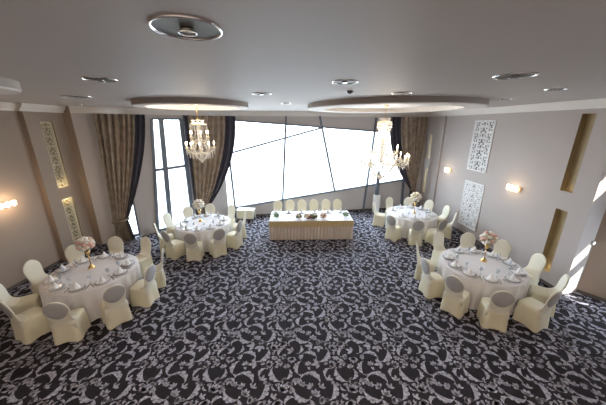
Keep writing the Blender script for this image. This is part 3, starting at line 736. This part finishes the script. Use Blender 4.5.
# ------------------------------------------------------------------ chandeliers
def strand(b, pts, r=.012, step=.035):
    pts = [Vector(p) for p in pts]
    for p, q in zip(pts[:-1], pts[1:]):
        L = (q - p).length; k = max(1, int(L / step))
        for i in range(k):
            c = p.lerp(q, (i + .5) / k)
            b.add([(c.x + r, c.y, c.z), (c.x, c.y + r, c.z), (c.x - r, c.y, c.z), (c.x, c.y - r, c.z), (c.x, c.y, c.z + r * 1.4), (c.x, c.y, c.z - r * 1.4)], [(0, 1, 4), (1, 2, 4), (2, 3, 4), (3, 0, 4), (1, 0, 5), (2, 1, 5), (3, 2, 5), (0, 3, 5)])
def chandelier(label, x, y, crown_z, crown_r, tiers, bot_z, tent=None, stem_r=.05, power=20, bead=1.0):
    t = thing('chandelier', label, 'chandelier', (x, y, CEIL - .006), 0, 'crystal chandeliers')
    Z = lambda z: z - (CEIL - .006)
    MB().lathe([(.085, 0), (.085, -.015), (.05, -.05), (.012, -.07)], n=20).build('canopy', M['gold'], t)
    MB().tube([(0, 0, -.06), (0, 0, Z(crown_z))], .008, 6).build('chain', M['gold'], t)
    b = MB(); b.lathe([(crown_r, Z(crown_z) - .02), (crown_r + .01, Z(crown_z)), (crown_r, Z(crown_z) + .02), (crown_r * .5, Z(crown_z) + .035), (.02, Z(crown_z) + .06)], n=20, cap0=False)
    b.build('crown', M['crystal_arm'], t)
    def spun(num, nm, pts_list, r, step=.035):
        first = None
        for k in range(num):
            if first is None:
                b = MB(); strand(b, pts_list, r * bead, step * bead); first = b.build(nm, M['crystal'], t)
            else:
                o = first.copy(); COL.objects.link(o); o.parent = t; o.rotation_euler = (0, 0, k * 2 * PI / num)
    cr = crown_r
    spun(18, 'crown_strand', [(cr, 0, Z(crown_z) - .02), (cr * 1.03, 0, Z(crown_z) - .17)], .014)
    spun(14, 'crown_plume', [(cr * .6, 0, Z(crown_z) + .03), (cr * .75, 0, Z(crown_z) + .13)], .013)
    low = tiers[-1][1]
    prof = []; k = 14
    for i in range(k + 1):
        z = Z(crown_z) + (Z(low) - Z(crown_z)) * i / k; prof.append((stem_r * (.35 + .65 * abs(math.sin(i * 1.3))), z))
    MB().lathe(prof[::-1], n=12).build('stem', M['crystal'], t)
    for (num, z, r, ch) in tiers:
        proto = None
        for k in range(num):
            if proto is None:
                b = MB(); pts = [(r * s_, 0, Z(z) - .10 * math.sin(PI * s_) * 1.0 + .06 * s_ * s_) for s_ in [i / 8 for i in range(9)]]
                b.tube(pts, .010, 6); b.lathe([(.008, 0), (.045, .012), (.05, .02), (.01, .022)], (r, 0, pts[-1][2]), 12)
                arm = b.build('arm', M['crystal_arm'], t); zz = pts[-1][2] + .02
                MB().tube([(r, 0, zz), (r, 0, zz + ch * .55)], .012, 8).build('candle', M['candle'], arm)
                MB().lathe([(.006, 0), (.018, ch * .18), (.012, ch * .35), (.003, ch * .48)], (r, 0, zz + ch * .55), 8).build('bulb', M['bulb'], arm)
                for P_, q in (([(r, 0, pts[-1][2]), (r, 0, pts[-1][2] - .17)], .015), ([(r * .62, 0, pts[5][2]), (r * .62, 0, pts[5][2] - .15)], .014), ([(r * .82, 0, pts[6][2]), (r * .82, 0, pts[6][2] - .16)], .014),
                              ([(r, 0, pts[-1][2] - .01), (r * math.cos(PI / num) * .98, r * math.sin(PI / num) * .98, pts[-1][2] - .10), (r * math.cos(2 * PI / num), r * math.sin(2 * PI / num), pts[-1][2] - .01)], .012),
                              ([(r * .3, 0, Z(z) + .30), (r * .62, 0, Z(z) + .06), (r, 0, pts[-1][2] + .03)], .012)):
                    b = MB(); strand(b, P_, q * bead, .035 * bead); b.build('crystal_strand', M['crystal'], arm)
                proto = arm
            else:
                o = copy_tree(proto, t); o.rotation_euler = (0, 0, k * 2 * PI / num)
    b = MB(); rl = tiers[-1][2] * .55
    for k in range(14):
        a = k * 2 * PI / 14
        strand(b, [(rl * math.cos(a), rl * math.sin(a), Z(low) - .05), (rl * .55 * math.cos(a), rl * .55 * math.sin(a), Z(low) + (Z(bot_z) - Z(low)) * .7), (.02 * math.cos(a), .02 * math.sin(a), Z(bot_z))], .013 * bead)
    b.ball((0, 0, Z(bot_z)), .035, 10, 6); b.build('crystal_basket', M['crystal'], t)
    if tent:
        tz, tr = tent
        spun(20, 'tent_strand', [(cr, 0, Z(crown_z) - .02), (cr * .55, 0, Z(crown_z) + (Z(tz) - Z(crown_z)) * .6), (tr, 0, Z(tz))], .014, .045)
    l = bpy.data.lights.new('chandelier_light', 'POINT'); l.energy = power; l.color = (1, .86, .70); l.shadow_soft_size = .3
    lo = bpy.data.objects.new('chandelier_light', l); COL.objects.link(lo); lo.location = (x, y, tiers[0][1] + .62)
    return t
chandelier('smaller crystal chandelier on the left, hanging before the middle curtain', -2.80, 7.2, 4.20, .21, [(6, 3.80, .24, .16), (10, 3.52, .37, .16)], 3.22, None, .06, 60)
chandelier('larger crystal chandelier on the right, hanging under the wide ceiling ring', 2.38, 7.85, 4.26, .20, [(8, 3.36, .45, .18), (14, 3.12, .76, .18)], 2.60, (3.42, .26), .085, 85, 1.45)

# ------------------------------------------------------------------ small fitting on the sunlit jamb
t = thing('wall_switch', 'small white round fitting on the recess wall at the right edge', 'fitting', (7.12, 5.785, 1.42), math.radians(12))
MB().lathe([(.001, -.002), (.05, -.002), (.05, .03), (.03, .04), (.002, .042)], n=16).build('knob', M['white'], t).rotation_euler = (PI / 2, 0, 0)

# ------------------------------------------------------------------ light
w = bpy.data.worlds.new('sky'); scene.world = w; w.use_nodes = True
bg = w.node_tree.nodes['Background']; bg.inputs[0].default_value = (0.76, 0.88, 1.0, 1); bg.inputs[1].default_value = 11
def area(name, loc, rot, sx, sy, e, col=(1, 1, 1)):
    l = bpy.data.lights.new(name, 'AREA'); l.shape = 'RECTANGLE'; l.size = sx; l.size_y = sy; l.energy = e; l.color = col
    o = bpy.data.objects.new(name, l); COL.objects.link(o); o.location = loc; o.rotation_euler = rot; return o
# portals in the two window openings guide sky sampling
bc = bk(1.3, 2.7, -.1)
o = area('portal', bc, (PI / 2, 0, math.atan2(BD.y, BD.x) + 0), 9.4, 3.9, 1); o.data.cycles.is_portal = True
o = area('portal', lw(-5.3, 2.3, -.1), (PI / 2, 0, math.atan2(WD.y, WD.x)), 1.5, 4.4, 1); o.data.cycles.is_portal = True
# added warm fill light under the ceiling, unseen behind the viewer
area('fill_light', (0, -.6, CEIL - .05), (0, 0, 0), 8, 1.5, 230, (1, .80, .60))
l = bpy.data.lights.new('sun', 'SUN'); l.energy = 14; l.angle = .01; l.color = (1, .95, .86)
o = bpy.data.objects.new('sun', l); COL.objects.link(o); o.rotation_euler = Vector((-.5, .7, -.5)).to_track_quat('-Z', 'Y').to_euler()
# camera
cam = bpy.data.cameras.new('camera'); co = bpy.data.objects.new('camera', cam); COL.objects.link(co)
cam.sensor_fit = 'HORIZONTAL'; cam.sensor_width = 36; cam.lens = 258 / 606 * 36; cam.clip_start = .05
co.location = (0, 0, 4.2); co.rotation_euler = (math.radians(90 - 16.8), 0, 0)
scene.camera = co
scene.view_settings.view_transform = 'Standard'; scene.view_settings.look = 'None'; scene.view_settings.exposure = 0.2
